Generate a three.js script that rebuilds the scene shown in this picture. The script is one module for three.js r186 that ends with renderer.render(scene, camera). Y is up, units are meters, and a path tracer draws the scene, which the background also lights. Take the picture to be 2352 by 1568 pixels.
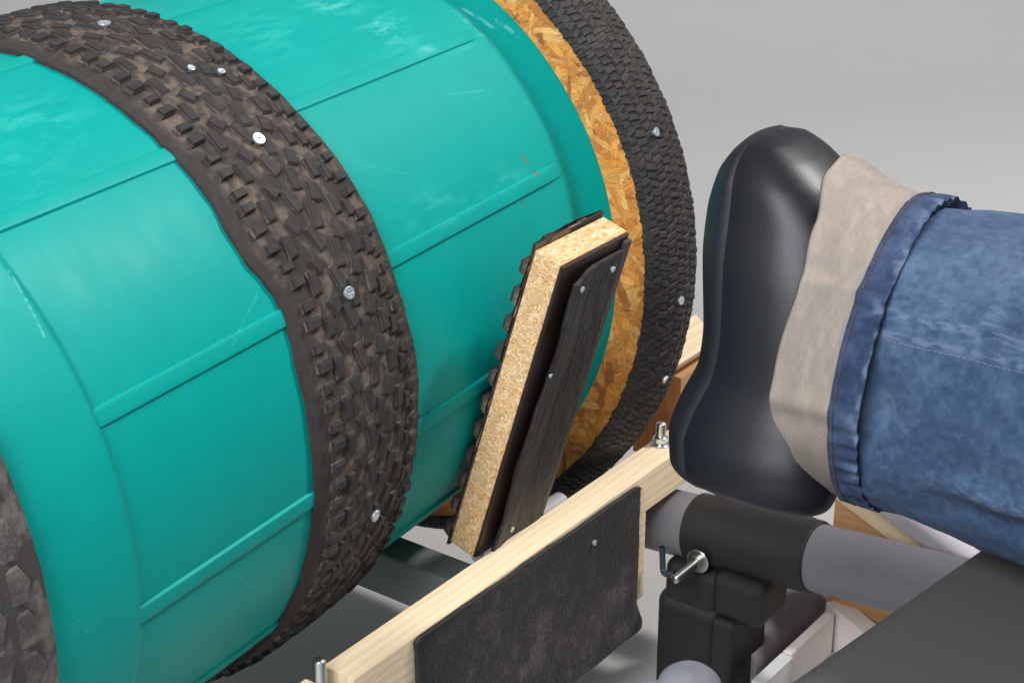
import * as THREE from 'three';
import { RectAreaLightUniformsLib } from 'three/addons/lights/RectAreaLightUniformsLib.js';
import { RoundedBoxGeometry } from 'three/addons/geometries/RoundedBoxGeometry.js';
import { mergeGeometries, mergeVertices } from 'three/addons/utils/BufferGeometryUtils.js';

// ---------------------------------------------------------------- camera, light, exposure
const W = 1024, H = 682, PITCH = 0.4179;
const scene = new THREE.Scene();
const camera = new THREE.PerspectiveCamera(20.731, W / H, 0.05, 60);
camera.position.set(0, 0.9538, 0);
camera.rotation.set(-PITCH, 0, 0);
const renderer = new THREE.WebGLRenderer({ antialias: true });
renderer.setSize(W, H);
renderer.toneMapping = THREE.LinearToneMapping;
renderer.toneMappingExposure = 1.0;
renderer.shadowMap.enabled = true;
RectAreaLightUniformsLib.init();
scene.background = new THREE.Color().setRGB(0.33, 0.33, 0.34);

const AIM = new THREE.Vector3(0.1, 0.45, -1.35);
function softbox(pos, w, h, color, power, glow, label) {
  const g = new THREE.Group(); g.name = numbered('softbox_lamp'); scene.add(g);
  g.userData = { label, category: 'studio lamp' };
  g.position.copy(pos); g.lookAt(AIM);
  const hood = new THREE.Mesh(hoodGeo(w, h), new THREE.MeshStandardMaterial({ color: 0x151515, roughness: 0.8 }));
  hood.name = 'hood'; g.add(hood);
  const d = new THREE.Mesh(new RoundedBoxGeometry(w, h, 0.01, 2, 0.004), new THREE.MeshStandardMaterial({ color: 0xf2f2f2, roughness: 0.9, emissive: color, emissiveIntensity: glow }));
  d.name = 'diffuser_screen'; d.position.z = -0.006; g.add(d);
  const L = new THREE.RectAreaLight(color, power, w, h);
  L.position.copy(pos).addScaledVector(AIM.clone().sub(pos).normalize(), 0.012); scene.add(L); L.lookAt(AIM);
}
function hoodGeo(w, h) {
  const g = new THREE.CylinderGeometry(0.07, Math.SQRT1_2, 0.25, 4, 1, true);
  g.rotateY(Math.PI / 4); g.rotateX(-Math.PI / 2); 
  g.scale(w * 1.04, h * 1.04, 1); g.rotateY(Math.PI); g.translate(0, 0, -0.14);
  return g;
}
const used = {};
function numbered(n) { const k = used[n] = (used[n] ?? -1) + 1; return k ? `${n}_${String(k).padStart(3, '0')}` : n; }

softbox(new THREE.Vector3(1.6, 2.45, -1.8), 0.30, 0.30, new THREE.Color(1, 0.97, 0.93), 205, 3, 'small square softbox high up on the right, outside the frame');
softbox(new THREE.Vector3(-0.95, 2.15, 0.85), 1.4, 1.4, new THREE.Color(0.97, 0.98, 1), 14.5, 1.2, 'large square softbox behind and above the camera, outside the frame');

// ---------------------------------------------------------------- helpers
const V = (x, y, z) => new THREE.Vector3(x, y, z);
const AX = V(-0.349, 0.39, -1.1739);                       // a point of the drum's axle
const YAW_DRUM = 1.0163, YAW_FRAME = 0.9372;               // drum and wooden frame, turned from the camera's right
const FX = V(Math.cos(YAW_FRAME), 0, -Math.sin(YAW_FRAME)), EY = V(0, 1, 0), FZ = V(Math.sin(YAW_FRAME), 0, Math.cos(YAW_FRAME));
const FR = (x, y, z) => AX.clone().addScaledVector(FX, x).addScaledVector(EY, y).addScaledVector(FZ, z);
const CF = V(0, -Math.sin(PITCH), -Math.cos(PITCH)), CU = V(0, Math.cos(PITCH), -Math.sin(PITCH)), CR = V(1, 0, 0);
const at = (u, v, d) => camera.position.clone().addScaledVector(CF, d).addScaledVector(CR, d * (u - 1176) / 4286.2).addScaledVector(CU, -d * (v - 784) / 4286.2);
const atX = (u, v, x) => { const r = at(u, v, 1).sub(camera.position); return camera.position.clone().addScaledVector(r, (x - camera.position.clone().sub(AX).dot(FX)) / r.dot(FX)); };
const atY = (u, v, y) => { const r = at(u, v, 1).sub(camera.position); return camera.position.clone().addScaledVector(r, (y - camera.position.y) / r.y); };
let seed = 12345;
const rnd = () => { seed |= 0; seed = seed + 0x6D2B79F5 | 0; let t = Math.imul(seed ^ seed >>> 15, 1 | seed); t = t + Math.imul(t ^ t >>> 7, 61 | t) ^ t; return ((t ^ t >>> 14) >>> 0) / 4294967296; };
const rr = (a, b) => a + (b - a) * rnd();
const hash = (x, y) => { let h = Math.imul(x, 374761393) + Math.imul(y, 668265263) | 0; h = Math.imul(h ^ h >>> 13, 1274126177); return ((h ^ h >>> 16) >>> 0) / 4294967296; };
function vn(x, y, px = 0, py = 0) {                         // value noise, with period px, py when given
  const xi = Math.floor(x), yi = Math.floor(y), fx = x - xi, fy = y - yi, u = fx * fx * (3 - 2 * fx), v = fy * fy * (3 - 2 * fy);
  const w = (a, p) => p ? ((a % p) + p) % p : a;
  const a = hash(w(xi, px), w(yi, py)), b = hash(w(xi + 1, px), w(yi, py)), c = hash(w(xi, px), w(yi + 1, py)), d = hash(w(xi + 1, px), w(yi + 1, py));
  return a + (b - a) * u + (c - a) * v + (a - b - c + d) * u * v;
}
function fbm(x, y, o = 4, px = 0, py = 0) { let s = 0, a = 0.5, f = 1, n = 0; for (let k = 0; k < o; k++) { s += a * vn(x * f + k * 17, y * f + k * 31, px * f, py * f); n += a; a *= 0.5; f *= 2; } return s / n; }
const clamp = (x, a = 0, b = 1) => Math.min(b, Math.max(a, x));
const smooth = (a, b, x) => { const t = clamp((x - a) / (b - a)); return t * t * (3 - 2 * t); };
function lerpTable(t, x) { if (x <= t[0][0]) return t[0][1]; for (let i = 1; i < t.length; i++) if (x <= t[i][0]) { const k = (x - t[i - 1][0]) / (t[i][0] - t[i - 1][0]), s = k * k * (3 - 2 * k); return t[i - 1][1] + (t[i][1] - t[i - 1][1]) * s; } return t[t.length - 1][1]; }
function tex(w, h, fn, srgb, size = [1, 1]) {               // size: metres covered by the texture
  const d = new Uint8Array(w * h * 4);
  for (let y = 0; y < h; y++) for (let x = 0; x < w; x++) { const c = fn(x / w, y / h, x, y), i = (y * w + x) * 4; d[i] = clamp(c[0]) * 255; d[i + 1] = clamp(c[1]) * 255; d[i + 2] = clamp(c[2]) * 255; d[i + 3] = 255; }
  const t = new THREE.DataTexture(d, w, h); t.wrapS = t.wrapT = THREE.RepeatWrapping; t.magFilter = THREE.LinearFilter; t.minFilter = THREE.LinearFilter;
  if (srgb) t.colorSpace = THREE.SRGBColorSpace; t.repeat.set(1 / size[0], 1 / size[1]); t.needsUpdate = true; return t;
}
const gray = v => [v, v, v];
const mix3 = (a, b, t) => [a[0] + (b[0] - a[0]) * t, a[1] + (b[1] - a[1]) * t, a[2] + (b[2] - a[2]) * t];
const c8 = (r, g, b) => [r / 255, g / 255, b / 255];
const mat = (o) => new THREE.MeshPhysicalMaterial({ side: THREE.DoubleSide, ...o });
function add(name, geo, m, parent, kind) {
  const o = new THREE.Mesh(geo, m); o.name = parent === scene ? numbered(name) : name; o.castShadow = o.receiveShadow = true;
  if (kind) o.userData.kind = kind; parent.add(o); return o;
}
function thing(name, label, category, pos, yaw = 0, group) {
  const g = new THREE.Group(); g.name = numbered(name); scene.add(g); g.position.copy(pos); g.rotation.y = yaw;
  g.userData = { label, category }; if (group) g.userData.group = group; return g;
}
function boxUV(g, axis = 0, ox = 0, oy = 0) {                // uv in metres, grain (u) along the given axis
  const p = g.attributes.position, n = g.attributes.normal, uv = new Float32Array(p.count * 2);
  const o = [0, 1, 2].filter(k => k !== axis);
  for (let i = 0; i < p.count; i++) {
    const P = [p.getX(i), p.getY(i), p.getZ(i)], N = [Math.abs(n.getX(i)), Math.abs(n.getY(i)), Math.abs(n.getZ(i))];
    const m = N[0] > N[1] && N[0] > N[2] ? 0 : N[1] > N[2] ? 1 : 2;
    if (m === axis) { uv[i * 2] = P[o[0]] * 0.35 + ox; uv[i * 2 + 1] = P[o[1]] + oy; }
    else { uv[i * 2] = P[axis] + ox; uv[i * 2 + 1] = P[m === o[0] ? o[1] : o[0]] + oy + m * 0.37; }
  }
  g.setAttribute('uv', new THREE.BufferAttribute(uv, 2)); return g;
}
function box(x0, x1, y0, y1, z0, z1, r = 0.0012, axis = 0, ox = 0, oy = 0) {
  const g = new RoundedBoxGeometry(x1 - x0, y1 - y0, z1 - z0, 2, r); g.translate((x0 + x1) / 2, (y0 + y1) / 2, (z0 + z1) / 2); return boxUV(g, axis, ox, oy);
}
function grid(nu, nv, fn, uvfn, closeU = false) {             // surface from fn(i/nu, j/nv)
  const pos = [], uv = [], idx = [];
  for (let j = 0; j <= nv; j++) for (let i = 0; i <= nu; i++) { const p = fn(i / nu, j / nv); pos.push(p[0], p[1], p[2]); const q = uvfn ? uvfn(i / nu, j / nv) : [i / nu, j / nv]; uv.push(q[0], q[1]); }
  const s = nu + 1;
  for (let j = 0; j < nv; j++) for (let i = 0; i < nu; i++) { const a = j * s + i; idx.push(a, a + 1, a + s, a + 1, a + s + 1, a + s); }
  const g = new THREE.BufferGeometry(); g.setAttribute('position', new THREE.Float32BufferAttribute(pos, 3)); g.setAttribute('uv', new THREE.Float32BufferAttribute(uv, 2)); g.setIndex(idx); g.computeVertexNormals();
  if (closeU) { const n = g.attributes.normal; for (let j = 0; j <= nv; j++) { const a = j * s, b = a + nu, x = n.getX(a) + n.getX(b), y = n.getY(a) + n.getY(b), z = n.getZ(a) + n.getZ(b), l = Math.hypot(x, y, z) || 1; n.setXYZ(a, x / l, y / l, z / l); n.setXYZ(b, x / l, y / l, z / l); } }
  return g;
}
const polar = (x, r, t) => [x, r * Math.cos(t), r * Math.sin(t)];   // drum coordinates: t from the top, towards the camera
const RAD = Math.PI / 180;
function tube(a, b, r, seg = 32, caps = true) { const d = b.clone().sub(a), g = new THREE.CylinderGeometry(r, r, d.length(), seg, 1, !caps); g.applyQuaternion(new THREE.Quaternion().setFromUnitVectors(V(0, 1, 0), d.clone().normalize())); g.translate(...a.clone().add(b).multiplyScalar(0.5).toArray()); return g; }
function lathe(pts, seg = 32) { return new THREE.LatheGeometry(pts.map(p => new THREE.Vector2(p[0], p[1])), seg); }

// ---------------------------------------------------------------- materials
const tSmear = [[0.288, 18, 0.030, 5, 0.55], [0.30, 28, 0.028, 7, 0.5], [0.312, 35.6, 0.018, 1.5, 0.6], [0.345, 38, 0.02, 0.6, 0.45], [0.384, 33.5, 0.004, 4, 0.5], [0.20, 20, 0.05, 9, 0.25], [-0.035, 21, 0.05, 7, 0.30], [-0.08, 28, 0.05, 8, 0.25], [0.217, 62, 0.045, 5, 0.28], [0.30, 63, 0.05, 3, 0.25], [0.12, 8, 0.09, 7, 0.2], [-0.1, 10, 0.08, 8, 0.22], [0.30, 8, 0.08, 6, 0.3], [-0.185, 91, 0.014, 1.4, 0.15]];
const tLines = [[-0.137, 40, -0.145, 53, 0.0007, 0.5], [0.392, 30, 0.398, 37, 0.0012, 0.5], [0.404, 36, 0.407, 41, 0.0012, 0.5], [0.384, 35, 0.388, 39, 0.001, 0.5], [-0.19, 89, -0.181, 93, 0.0008, 0.2], [0.25, 80, 0.27, 90, 0.0006, 0.25], [0.17, 50, 0.21, 55, 0.0005, 0.2], [-0.05, 100, 0.0, 112, 0.0005, 0.25], [-0.02, 66, 0.02, 61, 0.0005, 0.25], [0.3, 45, 0.34, 47, 0.0006, 0.3]];
const tBrown = [[0.341, 61.4, 0.0016, 1.1], [0.346, 64.6, 0.002, 0.7], [0.318, 68.5, 0.0012, 0.6]];
// shell texture: u = axial -0.25..0.45 m, v = angle -60..180 degrees
const TEAL = c8(0, 149, 142);
const shellTex = tex(1400, 1280, (u, v, px, py) => {
  const x = -0.25 + u * 0.7, t = -60 + v * 240;
  let c = TEAL, n = fbm(x * 60, t * 0.25, 4), n2 = fbm(x * 400, t * 1.6, 3);
  c = mix3(c, c8(0, 163, 155), 0.5 * (n - 0.5) + 0.1 * (n2 - 0.5) + 0.2);
  let d = 0;
  for (const [sx, st, wx, wt, a] of tSmear) { const e = ((x - sx) / wx) ** 2 + ((t - st) / wt) ** 2; if (e < 4) d = Math.max(d, 0.8 * a * Math.exp(-e * 1.2) * smooth(0.35, 0.75, fbm(x * 55 + st, t * 0.8, 4) + 0.25 * (n2 - 0.5))); }
  for (const [xa, ta, xb, tb, w, a] of tLines) { const ax = (x - xa), at_ = (t - ta) * 0.0042, bx = xb - xa, bt = (tb - ta) * 0.0042, k = clamp((ax * bx + at_ * bt) / (bx * bx + bt * bt)), q = Math.hypot(ax - k * bx, at_ - k * bt); if (q < w * 2) d = Math.max(d, a * smooth(w * 1.8, w * 0.4, q) * smooth(0.3, 0.6, n2)); }
  c = mix3(c, c8(186, 206, 198), d);
  for (const [sx, st, wx, wt] of tBrown) { const e = ((x - sx - (t - st) * 0.0012) / wx) ** 2 + ((t - st) / wt) ** 2; if (e < 2) c = mix3(c, c8(120, 112, 96), 0.9 * smooth(1.6, 0.5, e + n2 - 0.5)); }
  if (hash(px, py) > 0.99985) c = mix3(c, c8(20, 90, 86), 0.5);
  return c;
}, true);
const shellRough = tex(512, 512, (u, v) => gray(0.36 + 0.22 * fbm(u * 12, v * 12, 5, 12, 12) + 0.06 * fbm(u * 90, v * 40, 2, 90, 40)), false);
const mTeal = mat({ map: shellTex, roughness: 1, roughnessMap: shellRough, ior: 1.24 });
const mTealPlain = mat({ color: new THREE.Color().setRGB(0.001, 0.35, 0.30), roughness: 0.5 });

function rubberTex(w, h, size, dust, scaleD) {
  return tex(w, h, (u, v) => { const a = fbm(u * scaleD, v * scaleD, 5, scaleD, scaleD), b = fbm(u * 90, v * 90, 2, 90, 90); return mix3(c8(40, 36, 34), dust, smooth(0.42, 0.68, a + 0.25 * (b - 0.5))); }, true, size);
}
const dustTex = rubberTex(512, 512, [0.12, 0.12], c8(128, 108, 90), 7);
const knobTex = rubberTex(512, 512, [0.12, 0.12], c8(84, 75, 68), 9);
const rimTex = rubberTex(512, 512, [0.1, 0.1], c8(66, 62, 60), 9);
const knobTex2 = rubberTex(512, 512, [0.1, 0.1], c8(96, 92, 90), 9);
const noiseBump = tex(512, 512, (u, v) => gray(fbm(u * 40, v * 40, 4, 40, 40)), false, [0.06, 0.06]);
const stripTex = tex(256, 2048, (u, v) => { const a = fbm(u * 9, v * 90, 4, 9, 90), b = fbm(u * 40, v * 420, 3, 40, 420), k = smooth(0.07, 0.17, u + 0.05 * (a - 0.5)) * smooth(0.99, 0.93, u); return mix3(mix3(c8(46, 42, 40), c8(62, 56, 54), b), mix3(c8(58, 52, 49), c8(112, 99, 89), smooth(0.3, 0.75, 0.5 * a + 0.5 * b)), k * (0.45 + 0.55 * smooth(0.3, 0.6, a))); }, true);
const atlasTex = tex(512, 1024, (u, v) => { const w = v * 2, a = fbm(u * 10, w * 10, 4, 10, 20), b = fbm(u * 70, w * 70, 3, 70, 140); return v < 0.5 ? mix3(c8(40, 38, 38), c8(66, 61, 59), smooth(0.35, 0.85, 0.6 * a + 0.4 * b)) : mix3(c8(54, 49, 47), c8(122, 107, 95), smooth(0.35, 0.68, 0.6 * a + 0.4 * b)); }, true);
const mKnobD = mat({ map: atlasTex, roughness: 0.68, bumpMap: noiseBump, bumpScale: 0.0003 });
const mBand = mat({ map: stripTex, roughness: 0.85, bumpMap: noiseBump, bumpScale: 0.0006 });
const mStrip = mat({ map: dustTex, roughness: 0.85, bumpMap: noiseBump, bumpScale: 0.0006 });
const mKnob = mat({ map: knobTex, roughness: 0.62, bumpMap: noiseBump, bumpScale: 0.0004 });
const mKnob2 = mat({ map: knobTex2, roughness: 0.65, bumpMap: noiseBump, bumpScale: 0.0004 });
const mKnobR = mat({ map: atlasTex, color: new THREE.Color().setRGB(0.85, 0.87, 0.9), roughness: 0.62, bumpMap: noiseBump, bumpScale: 0.0003 });
const leftTex = tex(512, 512, (u, v) => mix3(c8(66, 62, 63), c8(98, 91, 88), smooth(0.3, 0.75, 0.6 * fbm(u * 8, v * 8, 4, 8, 8) + 0.4 * fbm(u * 80, v * 80, 2, 80, 80))), true, [0.1, 0.1]);
const leftBase = tex(512, 512, (u, v) => mix3(c8(60, 57, 57), c8(106, 101, 98), smooth(0.35, 0.75, fbm(u * 10, v * 10, 4, 10, 10))), true, [0.1, 0.1]);
const mRubber = mat({ color: new THREE.Color().setRGB(0.018, 0.017, 0.017), roughness: 0.6, bumpMap: noiseBump, bumpScale: 0.0004 });
const sheetTex = tex(512, 512, (u, v) => { const a = fbm(u * 6, v * 40, 4, 6, 40), b = fbm(u * 30, v * 30, 3, 30, 30); return mix3(c8(23, 22, 23), c8(60, 60, 62), smooth(0.4, 0.75, a * 0.7 + b * 0.3)); }, true, [0.1, 0.1]);
const sheetBump = tex(512, 512, (u, v) => gray(0.75 * fbm(u * 4, v * 46, 4, 4, 46) + 0.25 * fbm(u * 40, v * 40, 2, 40, 40)), false, [0.1, 0.1]);
const mSheet = mat({ map: sheetTex, roughness: 0.6, bumpMap: sheetBump, bumpScale: 0.0012 });

// oriented strand board and chipboard
function strandTex(n, w, h, base, cols, len, wid, size, al = 1) {
  const px = new Float32Array(w * h * 3), hgt = new Float32Array(w * h);
  for (let i = 0; i < w * h; i++) { px[i * 3] = base[0]; px[i * 3 + 1] = base[1]; px[i * 3 + 2] = base[2]; }
  for (let k = 0; k < n; k++) {
    const cx = rnd() * w, cy = rnd() * h, a = rnd() * Math.PI, L = rr(len[0], len[1]), B = rr(wid[0], wid[1]), ca = Math.cos(a), sa = Math.sin(a), c = cols[Math.floor(rnd() * cols.length)], br = rr(0.8, 1.2), hh = rnd(), ph = rnd() * 50;
    const R = Math.ceil(Math.hypot(L, B));
    for (let y = -R; y <= R; y++) for (let x = -R; x <= R; x++) {
      const s = x * ca + y * sa, t = -x * sa + y * ca; const jag = B * (1 - 0.35 * vn(s * 0.25 + ph, 3)) * (1 - 0.5 * Math.max(0, Math.abs(s) / L - 0.6));
      if (Math.abs(s) > L * (1 - 0.15 * vn(t * 0.6 + ph, 9)) || Math.abs(t) > jag) continue;
      const X = ((Math.floor(cx + x) % w) + w) % w, Y = ((Math.floor(cy + y) % h) + h) % h, i = Y * w + X;
      const g = (0.5 + 0.5 * br) * (0.82 + 0.36 * vn(s * 0.05 + ph, t * 0.9 + ph)), edge = Math.abs(t) > jag - 0.8 ? 0.86 : 1;
      for (let q = 0; q < 3; q++) px[i * 3 + q] += (c[q] * g * edge - px[i * 3 + q]) * al; hgt[i] = hh * 0.8 + 0.2 * (edge < 1 ? 0 : 1);
    }
  }
  return [tex(w, h, (u, v, x, y) => { const i = (y * w + x) * 3; return [px[i], px[i + 1], px[i + 2]]; }, true, size), tex(w, h, (u, v, x, y) => gray(hgt[y * w + x]), false, size)];
}
const [osbMap, osbBump] = strandTex(5200, 900, 900, c8(200, 130, 56), [c8(212, 144, 66), c8(208, 138, 62), c8(202, 130, 56), c8(220, 160, 86), c8(186, 112, 48), c8(210, 142, 66), c8(228, 178, 112), c8(206, 134, 58), c8(150, 86, 42)], [14, 60], [4, 14], [0.33, 0.33], 0.68);
const mOSB = mat({ map: osbMap, bumpMap: osbBump, bumpScale: 0.0007, roughness: 0.6 });
const [chipMap, chipBump] = strandTex(9000, 512, 512, c8(230, 188, 136), [c8(238, 204, 156), c8(234, 196, 146), c8(240, 212, 170), c8(230, 184, 128), c8(238, 206, 160), c8(218, 164, 104), c8(236, 198, 150), c8(212, 150, 86), c8(242, 214, 176)], [4, 15], [1.6, 4.6], [0.10, 0.10], 0.75);
const mChip = mat({ map: chipMap, bumpMap: chipBump, bumpScale: 0.0005, roughness: 0.8 });
function pine(c0, c1, c2) {
  return tex(1024, 256, (u, v) => { const w = v * 14 + 1.2 * fbm(u * 3, v * 2, 3, 3, 2), r = (w % 1 + 1) % 1, ring = smooth(0.15, 0.9, r) * smooth(1, 0.93, r), f = fbm(u * 24, v * 160, 3, 24, 160); return mix3(mix3(c0, c1, 0.55 * ring + 0.25 * (f - 0.5)), c2, 0.35 * smooth(0.62, 0.8, fbm(u * 7, v * 60, 3, 7, 60))); }, true, [0.5, 0.12]);
}
const pineMap = pine(c8(244, 224, 192), c8(230, 200, 158), c8(218, 182, 138));
const pineBump = tex(512, 256, (u, v) => gray(fbm(u * 12, v * 120, 3, 12, 120)), false, [0.3, 0.1]);
const mPine = mat({ map: pineMap, bumpMap: pineBump, bumpScale: 0.0003, roughness: 0.65 });
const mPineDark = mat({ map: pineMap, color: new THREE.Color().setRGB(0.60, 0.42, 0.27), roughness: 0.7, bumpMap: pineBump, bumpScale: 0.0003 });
const mPale = mat({ map: pineMap, color: new THREE.Color().setRGB(1, 1, 1), roughness: 0.7 });
const mPaleWhite = mat({ color: new THREE.Color().setRGB(0.72, 0.66, 0.63), roughness: 0.7, bumpMap: pineBump, bumpScale: 0.0003 });
const feltMap = tex(512, 512, (u, v) => { const a = fbm(u * 22, v * 22, 4, 22, 22), b = fbm(u * 150, v * 150, 3, 150, 150); const q = fbm(u * 3, v * 3, 3, 3, 3); return mix3(c8(24, 22, 22), c8(100, 92, 90), smooth(0.32, 0.95, 0.4 * a + 0.35 * b + 0.45 * (q - 0.3))); }, true, [0.26, 0.26]);
const feltBump = tex(512, 512, (u, v) => gray(0.5 * fbm(u * 60, v * 60, 3, 60, 60) + 0.5 * fbm(u * 150, v * 150, 2, 150, 150)), false, [0.12, 0.12]);
const mFelt = mat({ map: feltMap, bumpMap: feltBump, bumpScale: 0.002, roughness: 0.85, sheen: 0.4, sheenRoughness: 0.6, sheenColor: new THREE.Color(0.5, 0.48, 0.47) });
const mZinc = mat({ color: new THREE.Color().setRGB(0.72, 0.76, 0.79), metalness: 1, roughness: 0.28 });
const mScrew = mat({ color: new THREE.Color().setRGB(0.62, 0.68, 0.74), metalness: 0.8, roughness: 0.42 });
const mSteel = mat({ color: new THREE.Color().setRGB(0.45, 0.45, 0.44), metalness: 1, roughness: 0.3 });
const mGreyTube = mat({ color: new THREE.Color().setRGB(0.15, 0.147, 0.165), roughness: 0.42, bumpMap: noiseBump, bumpScale: 0.0001 });
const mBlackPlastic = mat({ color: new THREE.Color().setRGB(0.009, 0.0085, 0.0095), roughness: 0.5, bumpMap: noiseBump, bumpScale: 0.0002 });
const mBar = mat({ color: new THREE.Color().setRGB(0.20, 0.21, 0.207), roughness: 0.5, bumpMap: noiseBump, bumpScale: 0.0002 });
const paperMap = tex(512, 512, (u, v) => gray(0.729 + 0.006 * fbm(u * 8, v * 8, 4, 8, 8) + 0.012 * (Math.sin(u * 512 * 0.9) * Math.sin(v * 512 * 0.9))), true, [0.5, 0.5]);
const mPaper = mat({ map: paperMap, roughness: 0.9 });

// ---------------------------------------------------------------- the setting: a grey studio sweep
{
  const prof = []; for (let z = 3; z > -3.2; z -= 0.4) prof.push([z, 0]);
  for (let k = 0; k <= 16; k++) { const a = k / 16 * Math.PI / 2; prof.push([-3.2 - Math.sin(a) * 1.2, 1.2 - Math.cos(a) * 1.2]); }
  prof.push([-4.4, 2.4]); prof.push([-4.4, 4.2]);
  const g = grid(8, prof.length - 1, (i, j) => { const p = prof[Math.round(j * (prof.length - 1))]; return [-4.5 + 9 * i, p[1], p[0]]; }, (i, j) => [9 * i, 7 * j]);
  add('studio_backdrop', g, mPaper, scene, 'structure');
}

// ---------------------------------------------------------------- the drum
const drum = thing('barrel_drum', 'teal plastic barrel with bicycle tyre strips screwed round it and a wooden rim disc', 'barrel', V(AX.x, 0, AX.z), YAW_DRUM);
const inner = (g) => { g.translate(0, AX.y, 0); return g; };
{
  const prof = [[-0.36, 0.20], [-0.36, 0.235], [-0.352, 0.2425], [-0.30, 0.2428], [-0.22, 0.2428], [-0.16, 0.2427], [-0.1385, 0.2425], [-0.1365, 0.2403], [-0.12, 0.24], [0.0, 0.24], [0.1, 0.24], [0.2, 0.24], [0.3, 0.24], [0.375, 0.2402], [0.386, 0.2400], [0.393, 0.2412], [0.400, 0.2450], [0.407, 0.2495], [0.413, 0.2532], [0.4155, 0.2540], [0.4165, 0.2532], [0.4165, 0.20]];
  const P = []; for (let i = 0; i < prof.length - 1; i++) { const n = Math.max(1, Math.ceil(Math.abs(prof[i + 1][0] - prof[i][0]) / 0.004)); for (let k = 0; k < n; k++) P.push([prof[i][0] + (prof[i + 1][0] - prof[i][0]) * k / n, prof[i][1] + (prof[i + 1][1] - prof[i][1]) * k / n]); } P.push(prof[prof.length - 1]);
  const uvf = (x, t) => [(x + 0.25) / 0.7, (t / RAD + 60) / 240];
  const g = grid(P.length - 1, 360, (i, j) => { const p = P[Math.round(i * (P.length - 1))], t = -Math.PI / 2 + j * Math.PI * 2; const w = 0.0009 * (fbm(p[0] * 9, t * 2.2, 2) - 0.5); return polar(p[0], p[1] + w, t); }, (i, j) => uvf(P[Math.round(i * (P.length - 1))][0], -Math.PI / 2 + j * Math.PI * 2));
  const shell = add('barrel_shell', inner(g), mTeal, drum);
  for (let k = 0; k < 12; k++) {                              // raised ribs along the barrel
    const t0 = (6.0 + 30.0 * k - (k > 3 ? 0.3 : 0)) * RAD, hw = 0.0057 / 0.24;
    const cs = [[-1.25, -0.0012], [-1.08, 0.0002], [-0.98, 0.0016], [-0.88, 0.0020], [-0.4, 0.0021], [0.4, 0.0021], [0.88, 0.0020], [0.98, 0.0016], [1.08, 0.0002], [1.25, -0.0012]];
    const r = grid(60, cs.length - 1, (i, j) => { const c = cs[Math.round(j * (cs.length - 1))], x = -0.1425 + i * 0.537; const f = smooth(1.0, 0.93, i); return polar(x, 0.2400 + Math.max(c[1], -0.0012) * f - 0.001 * (1 - f), t0 + c[0] * hw); }, (i, j) => uvf(-0.1425 + i * 0.537, t0 + cs[Math.round(j * (cs.length - 1))][0] * hw));
    add('rib', inner(r), mTeal, shell);
  }
  // moulded hairline ring on one panel: a thin raised thread
  const ring = []; for (let k = 0; k <= 40; k++) { const a = k / 40 * Math.PI * 1.25 + 0.2; ring.push(V(...polar(0.222 + 0.022 * Math.cos(a), 0.2398, (42 - 4.6 * Math.sin(a)) * RAD))); }
  const th = new THREE.TubeGeometry(new THREE.CatmullRomCurve3(ring), 60, 0.00042, 6); add('moulding_line', inner(th), mTeal, shell);
  const ua = th.attributes.uv; for (let i = 0; i < ua.count; i++) ua.setXY(i, 0.67, 0.42);
}
// knob blocks: tapered, chamfered, about 40 triangles; z = length round the drum, x = along the axle, y = height
function knobGeo(l, w, h, taper = 0.82, skew = 0) {
  const ring = (s, y, c) => [[-w / 2 * s, y, -l / 2 * s + c], [w / 2 * s, y, -l / 2 * s + c + skew], [w / 2 * s, y, l / 2 * s - c + skew], [-w / 2 * s, y, l / 2 * s - c]];
  const R = [ring(1.12, -0.002, 0), ring(1, h * 0.25, 0), ring(taper + 0.06, h * 0.86, 0), ring(taper - 0.1, h, 0)], pos = [];
  const quad = (a, b, c, d) => pos.push(...a, ...b, ...c, ...a, ...c, ...d);
  for (let k = 0; k < 3; k++) for (let i = 0; i < 4; i++) { const j = (i + 1) % 4; quad(R[k][j], R[k][i], R[k + 1][i], R[k + 1][j]); }
  quad(R[3][3], R[3][2], R[3][1], R[3][0]);
  const g = new THREE.BufferGeometry(); g.setAttribute('position', new THREE.Float32BufferAttribute(pos, 3)); g.computeVertexNormals();
  const uv = [], bu = rnd(), bv = rnd() * 0.3, nTop = pos.length / 3 - 6;         // top faces look up clean rubber, sides and foot the dust that sits in the grooves
  for (let i = 0; i < pos.length / 3; i++) { const X = pos[i * 3], Y = pos[i * 3 + 1], Z = pos[i * 3 + 2], top = Y > h * 0.8; uv.push(bu + (X + 0.4 * Y) / 0.12, (top ? 0.06 : 0.56) + bv + (Z + 0.4 * Y) / 0.24); }
  g.setAttribute('uv', new THREE.Float32BufferAttribute(uv, 2)); return g;
}
const offUV = (g, a, b) => { const u = g.attributes.uv; for (let i = 0; i < u.count; i++) u.setXY(i, u.getX(i) + a, u.getY(i) + b); return g; };
function variants(make, n = 4) { const o = []; for (let k = 0; k < n; k++) o.push(offUV(make(rr(0.92, 1.08)), rnd(), 0)); return o; }
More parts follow.
